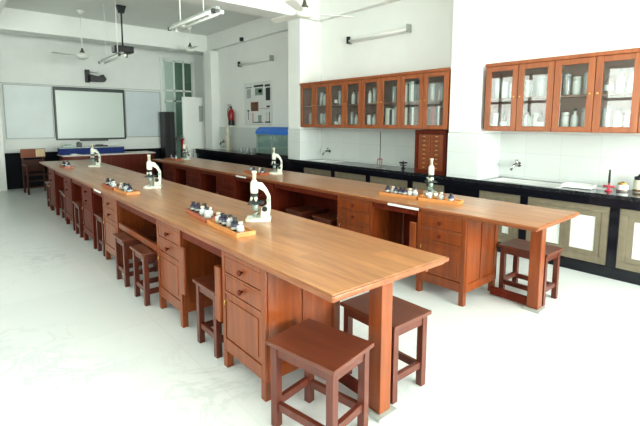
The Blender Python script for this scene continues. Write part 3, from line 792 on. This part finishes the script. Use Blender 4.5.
chart('tall white chart with a dark stem, bottom left of the notice board', 9.80, 10.05, 1.66, 2.02, [(.45, .55, .25, .9, 'micdark'), (.3, .7, .85, .95, 'micdark')])
chart('chart with pale green figure, bottom middle of the notice board', 9.22, 9.74, 1.67, 1.95, [(.15, .45, .1, .7, 'micgreen'), (.05, .95, .02, .10, 'micdark'), (.9, .96, .1, .9, 'pink')])
chart('narrow chart with dark strips, bottom right of the notice board', 8.90, 9.16, 1.67, 1.95, [(.1, .2, .1, .95, 'micdark'), (.55, .62, .1, .95, 'greyplate'), (.0, .9, .02, .14, 'micdark')])
# small black camera high on the wall and wall tube lights
t = thing('wall_camera', 'small black camera high on the far right wall', 'camera', (WX - .13, 9.98, 3.86))
MB().box(-.06, .06, -.05, .05, -.12, -.03, .01).build('body', M['blackplastic'], t); MB().box(.03, .128, -.015, .015, -.09, -.06, .003).build('bracket', M['blackplastic'], t)
def wall_light(label, y0, y1, z):
    t = thing('wall_tube_light', label, 'light', (WX - .005, y0, z), 0, 'tube lights on the right wall')
    l = y1 - y0
    MB().box(-.05, 0, .03, l - .03, -.055, .055, .004).build('batten', M['fan'], t)
    MB().tube([(-.075, .04, -.02), (-.075, l - .04, -.02)], .024, 12).build('tube', M['tube'], t)
    for a in (0, l - .05): MB().box(-.102, 0, a, a + .03 if a == 0 else l, -.065, .065, .004).build('end_cap', M['micdark'] if a else M['greyplate'], t)
wall_light('long fluorescent tube light on the right wall above the long glazed cabinet', 4.70, 6.16, 3.24)
wall_light('fluorescent tube light on the far right wall above the charts', 8.76, 10.29, 3.20)

# ------------------------------------------------------------------ back of the room
def wboard(name, label, x0, x1, z0, z1, mat, frm, k, cat='whiteboard', th=.03):
    t = thing(name, label, cat, (x0, WY - th - .001, z0))
    w, h = x1 - x0, z1 - z0
    MB().box(k * .6, w - k * .6, .008, th, k * .6, h - k * .6, .002).build('writing_surface', mat, t)
    f = MB(); f.box(0, k, 0, th, 0, h, .003); f.box(w - k, w, 0, th, 0, h, .003)
    f.box(k + .001, w - k - .001, 0, th, 0, k, .003); f.box(k + .001, w - k - .001, 0, th, h - k * (2.2 if k > .03 else 1), h, .003)
    f.build('frame', frm, t)
    return t
wboard('whiteboard', 'white marker board at the left of the back wall', 1.0, 2.04, 1.25, 2.60, M['board'], M['alu'], .022)
b = wboard('smart_board', 'dark framed interactive board in the middle of the back wall', 2.06, 3.80, 1.20, 2.59, M['screen'], M['darkframe'], .042, 'board', .06)
MB().box(.55, 1.25, -.05, -.001, -.035, .012, .004).build('pen_tray', M['darkframe'], b)
wboard('grey_board', 'pale grey board at the right of the back wall', 3.82, 4.84, 1.24, 2.58, M['boardgrey'], M['alu'], .022)
# short throw projector over the boards
t = thing('wall_projector', 'black device on a bracket above the middle board', 'projector', (2.80, WY - .001, 2.735))
MB().box(.03, .13, -.10, 0, .0, .34, .006).build('bracket', M['blackplastic'], t)
MB().prism([(.10, .02), (.46, .03), (.50, .10), (.42, .22), (.30, .16), (.10, .20)], -.32, -.02, 'Y', None, .012).build('body', M['blackplastic'], t)
MB().box(.13, .34, -.26, -.06, .26, .30, .006).build('cover', M['white'], t, 'white cover plate')
# demonstration desk and blue box
t = thing('demonstration_desk', 'dark wooden demonstration desk with pale top below the boards', 'desk', (1.98, 11.80, 0))
MB().box(-.03, 2.16, -.03, .66, .85, .88, .006).build('desktop', M['desk'], t)
MB().box(0, 2.13, 0, .02, .08, .849, .003).build('front_panel', M['cabdark'], t)
for x in (0, 1.05, 2.09): MB().box(x, x + .04, .021, .62, 0, .849, .003).build('side_panel', M['cabdark'], t)
t = thing('blue_case', 'long low deep blue case lying on the demonstration desk', 'case', (1.94, 12.02, .881))
MB().box(0, 1.48, 0, .30, 0, .15, .012).build('body', M['navy'], t)
MB().box(-.006, 1.486, -.006, .306, .152, .175, .006).build('lid', M['greyplate'], t)
for i, (x, w, h, m, lb) in enumerate(((2.02, .28, .05, 'micgreen', 'dark instrument lying on the left end of the blue case'), (2.34, .10, .11, 'micdark', 'small dark device standing on the blue case'), (2.70, .34, .03, 'micdark', 'flat dark folder on the right of the blue case'))):
    tag(MB().box(0, w, 0, .16, 0, h, .008).box(w * .2, w * .7, .03, .12, h, h + .02, .005).build('instrument', M[m]), lb, 'instrument', None, (x, 12.08, 1.0575))
tag(MB().box(-.10, .10, -.07, .07, 0, .012, .003).box(-.09, .02, -.05, .05, .012, .03, .003).build('paper_pad', M['paper']), 'white pad of paper on the desk in front of the blue case', 'paper', None, (2.24, 11.88, .881), .2)
# chair by the left of the desk
t = thing('wooden_chair', 'dark wooden armchair with brown backrest at the left back corner', 'chair', (1.44, 12.10, 0), math.radians(4))
for sx in (-.23, .19):
    MB().box(sx, sx + .04, -.22, -.18, 0, .66, .004).build('leg', M['chair'], t)
    MB().box(sx, sx + .04, .20, .24, 0, 1.02, .004).build('leg', M['chair'], t)
    MB().box(sx - .01, sx + .05, -.24, .199, .661, .69, .006).build('armrest', M['chair'], t)
MB().box(-.188, .188, -.22, .199, .43, .455, .006).build('seat', M['chair'], t)
MB().box(-.25, .25, .17, .199, .83, 1.04, .006).build('backrest', M['chairback'], t)
MB().box(.05, .24, .160, .169, .85, 1.03, .003).build('paper_patch', M['ply'], t, 'pale patch on the backrest')
MB().box(-.188, .188, .205, .225, .50, .78, .003).build('back_panel', M['chair'], t)
for z in (.15, .30): MB().box(-.19, .19, -.21, -.19, z, z + .03, .003).build('stretcher', M['chair'], t)
# dark tall cabinet, white partition and odds at the right of the back wall
t = thing('tall_dark_cabinet', 'tall narrow black cabinet in front of the back window', 'cabinet', (4.74, 12.62, 0))
MB().box(0, .30, .02, .40, 0, 1.98, .005).build('carcass', M['blackplastic'], t)
MB().box(.01, .17, 0, .019, .05, 1.95, .004).build('door', M['blackplastic'], t); MB().box(.18, .29, .004, .019, .05, 1.95, .004).build('door', M['micdark'], t)
t = thing('white_partition', 'plain white partition panel with a grey plate beside the end pillar', 'partition', (5.16, 12.32, 0))
MB().box(0, .74, 0, .05, .02, 2.42, .006).build('panel', M['wallback'], t)
MB().box(.50, .62, -.012, -.001, 1.70, 2.17, .004).build('plate', M['greyplate'], t, 'grey rectangular plate')
for x in (.03, .62): MB().box(x, x + .07, -.0, .05, 0, .019).build('foot', M['greymetal'], t)
t = thing('red_fire_bucket', 'slim red fire bucket on a dark stand before the back window', 'bucket', (5.06, 12.15, .0))
MB().lathe([(.05, 0), (.06, .01), (.06, .88), (.05, .90)], 16).build('stand', M['micdark'], t)
MB().lathe([(.035, .901), (.04, .91), (.055, 1.20), (.06, 1.21)], 16).build('pail', M['red'], t)
MB().tube([(-.055, 0, 1.20), (-.04, 0, 1.28), (0, 0, 1.31), (.04, 0, 1.28), (.055, 0, 1.20)], .006, 8).build('handle', M['greymetal'], t)

# ------------------------------------------------------------------ hanging things
def ceiling_tube(label, x, y0, y1, z, rods):
    t = thing('hanging_tube_light', label, 'light', (x, y0, z), 0, 'hanging fluorescent lights')
    l = y1 - y0
    MB().box(-.03, .03, 0, l, .025, .06, .004).build('batten', M['greymetal'], t)
    for sx in (-.055, .055):
        MB().tube([(sx, .03, 0), (sx, l - .03, 0)], .017, 12).build('tube', M['tube'], t)
        for y in (.0, l - .03): MB().box(sx - .022, sx + .022, y, y + .03, -.022, .024, .004).build('end_holder', M['micdark'] if sx < 0 else M['fan'], t)
    MB().box(-.045, .045, .25, .32, .0, .024, .004).box(-.045, .045, l - .32, l - .25, .0, .024, .004).build('tube_clip', M['fan'], t)
    for r_ in rods: MB().tube([(0, l * r_, .055), (0, l * r_, CZ - z)], .008, 8).build('rod', M['fan'], t)
ceiling_tube('twin tube light hanging from the ceiling over the middle of the left table', 2.50, 4.84, 6.22, 2.985, (.28, .80))
ceiling_tube('twin tube light hanging near the projector at the far end', 2.62, 9.05, 10.55, 2.97, (.2, .75))
def fan(label, x, y, z, rot, top=CZ):
    t = thing('ceiling_fan', label, 'fan', (x, y, z), rot, 'ceiling fans')
    MB().lathe([(.03, -.075), (.10, -.06), (.125, -.02), (.11, .03), (.06, .05), (.02, .07)], 24).build('motor', M['fan'], t)
    MB().lathe([(.045, .06), (.055, .075), (.03, .10), (.016, .16)], 16).build('lower_canopy', M['fandark'], t)
    MB().tube([(0, 0, .15), (0, 0, top - z - .08)], .013, 10).build('rod', M['fan'], t)
    MB().lathe([(.018, top - z - .10), (.07, top - z - .05), (.075, top - z)], 16).build('canopy', M['fan'], t)
    for k in range(3):
        a = k * 2 * PI / 3
        mat = RZ(a) @ TR(0, 0, -.015) @ RX(math.radians(9))
        b = MB(); b.prism([(.11, -.025), (.20, -.03), (.26, -.055), (.62, -.07), (.67, -.05), (.67, .05), (.62, .065), (.26, .055), (.20, .03), (.11, .025)], -.003, .003, 'Z', mat)
        b.build('blade', M['fan'], t)
fan('white ceiling fan above the right table, nearest the camera', 3.72, 4.74, 3.15, math.radians(96))
fan('white ceiling fan at the far right, before the back beam', 4.95, 11.2, 3.60, math.radians(20))
fan('white ceiling fan at the far left above the boards', 2.38, 11.2, 3.18, math.radians(200))
# ceiling projector, facing the boards
t = thing('ceiling_projector', 'black projector hanging on a pole from the ceiling', 'projector', (2.96, 10.17, 3.17))
MB().box(-.19, .19, -.15, .15, 0, .14, .02).build('body', M['blackplastic'], t)
MB().cyl(.045, 0, .03, (-.06, .15, .065), 18, .005, RX(-PI / 2)).build('lens', M['micdark'], t)
MB().box(-.21, -.193, -.08, .08, .01, .12, .003).build('side_panel', M['greymetal'], t)
MB().tube([(0, 0, .14), (0, 0, CZ - 3.17 - .01)], .016, 10).build('pole', M['micdark'], t)
MB().prism([(-.05, CZ - 3.17 - .16), (.05, CZ - 3.17 - .16), (.10, CZ - 3.17 - .001), (-.10, CZ - 3.17 - .001)], -.04, .04, 'Y', None, .004).build('ceiling_bracket', M['micdark'], t)
MB().box(.02, .06, -.12, -.08, -.10, -.001, .004).build('cable_loop', M['micdark'], t)

# ------------------------------------------------------------------ light
def area(name, loc, rot, sx, sy, e, col=(1, 1, 1)):
    l = bpy.data.lights.new(name, 'AREA'); l.shape = 'RECTANGLE'; l.size = sx; l.size_y = sy; l.energy = e; l.color = col
    o = bpy.data.objects.new(name, l); C.objects.link(o); o.location = loc; o.rotation_euler = rot
    return o
day = (.99, 1.0, .985)
ZM = (ZW0 + ZW1) / 2; ZH = ZW1 - ZW0
E_FRONT, E_LEFT = 335, 92
for (a, b), k in zip(FW, (.45, 1.35, 1.5)):
    area('daylight_front', ((a + b) / 2, FY - .25, ZM), (math.radians(90), 0, 0), (b - a), ZH, E_FRONT * k, day)
for (a, b), k in zip(LW, (.6, 1.05, .85, .25)):
    area('daylight_left', (LX - .25, (a + b) / 2, ZM), (math.radians(90), 0, math.radians(-90)), (b - a), ZH, E_LEFT * k, day)
w = bpy.data.worlds.new('World'); bpy.context.scene.world = w; w.use_nodes = True
nt = w.node_tree; bg = nt.nodes['Background']
tc = nt.nodes.new('ShaderNodeTexCoord'); no = nt.nodes.new('ShaderNodeTexNoise'); no.inputs['Scale'].default_value = 9; no.inputs['Detail'].default_value = 6
nt.links.new(tc.outputs['Generated'], no.inputs['Vector'])
rp = nt.nodes.new('ShaderNodeValToRGB'); rp.color_ramp.elements[0].position = .42; rp.color_ramp.elements[0].color = (.12, .22, .07, 1)
rp.color_ramp.elements[1].position = .58; rp.color_ramp.elements[1].color = (.85, .95, .9, 1)
nt.links.new(no.outputs['Fac'], rp.inputs['Fac']); nt.links.new(rp.outputs['Color'], bg.inputs['Color'])
bg.inputs['Strength'].default_value = .8

# ------------------------------------------------------------------ camera
YAW, PIT, ROL, FPX, CYP, CAMH = .7012, .1158, .0039, 433.6, 173.25, 1.68
fwd = Vector((sin(YAW) * cos(PIT), cos(YAW) * cos(PIT), -sin(PIT)))
right = Vector((cos(YAW), -sin(YAW), 0)); upv = right.cross(fwd)
rr = cos(ROL) * right + sin(ROL) * upv; uu = -sin(ROL) * right + cos(ROL) * upv
cam = bpy.data.cameras.new('camera'); cam.sensor_fit = 'HORIZONTAL'; cam.sensor_width = 36
cam.lens = FPX / 640 * 36; cam.shift_y = -(213 - CYP) / 640; cam.clip_start = .05
co = bpy.data.objects.new('camera', cam); C.objects.link(co)
mw = Matrix((rr, uu, -fwd)).transposed().to_4x4(); mw.translation = (0, 0, CAMH)
co.matrix_world = mw
sc = bpy.context.scene; sc.camera = co
sc.view_settings.view_transform = 'Standard'; sc.view_settings.look = 'Medium High Contrast'
sc.view_settings.exposure = 0.0; sc.view_settings.gamma = 1.0
sc.cycles.max_bounces = 8; sc.cycles.diffuse_bounces = 5; sc.cycles.transparent_max_bounces = 12
sc.cycles.sample_clamp_indirect = 6.0
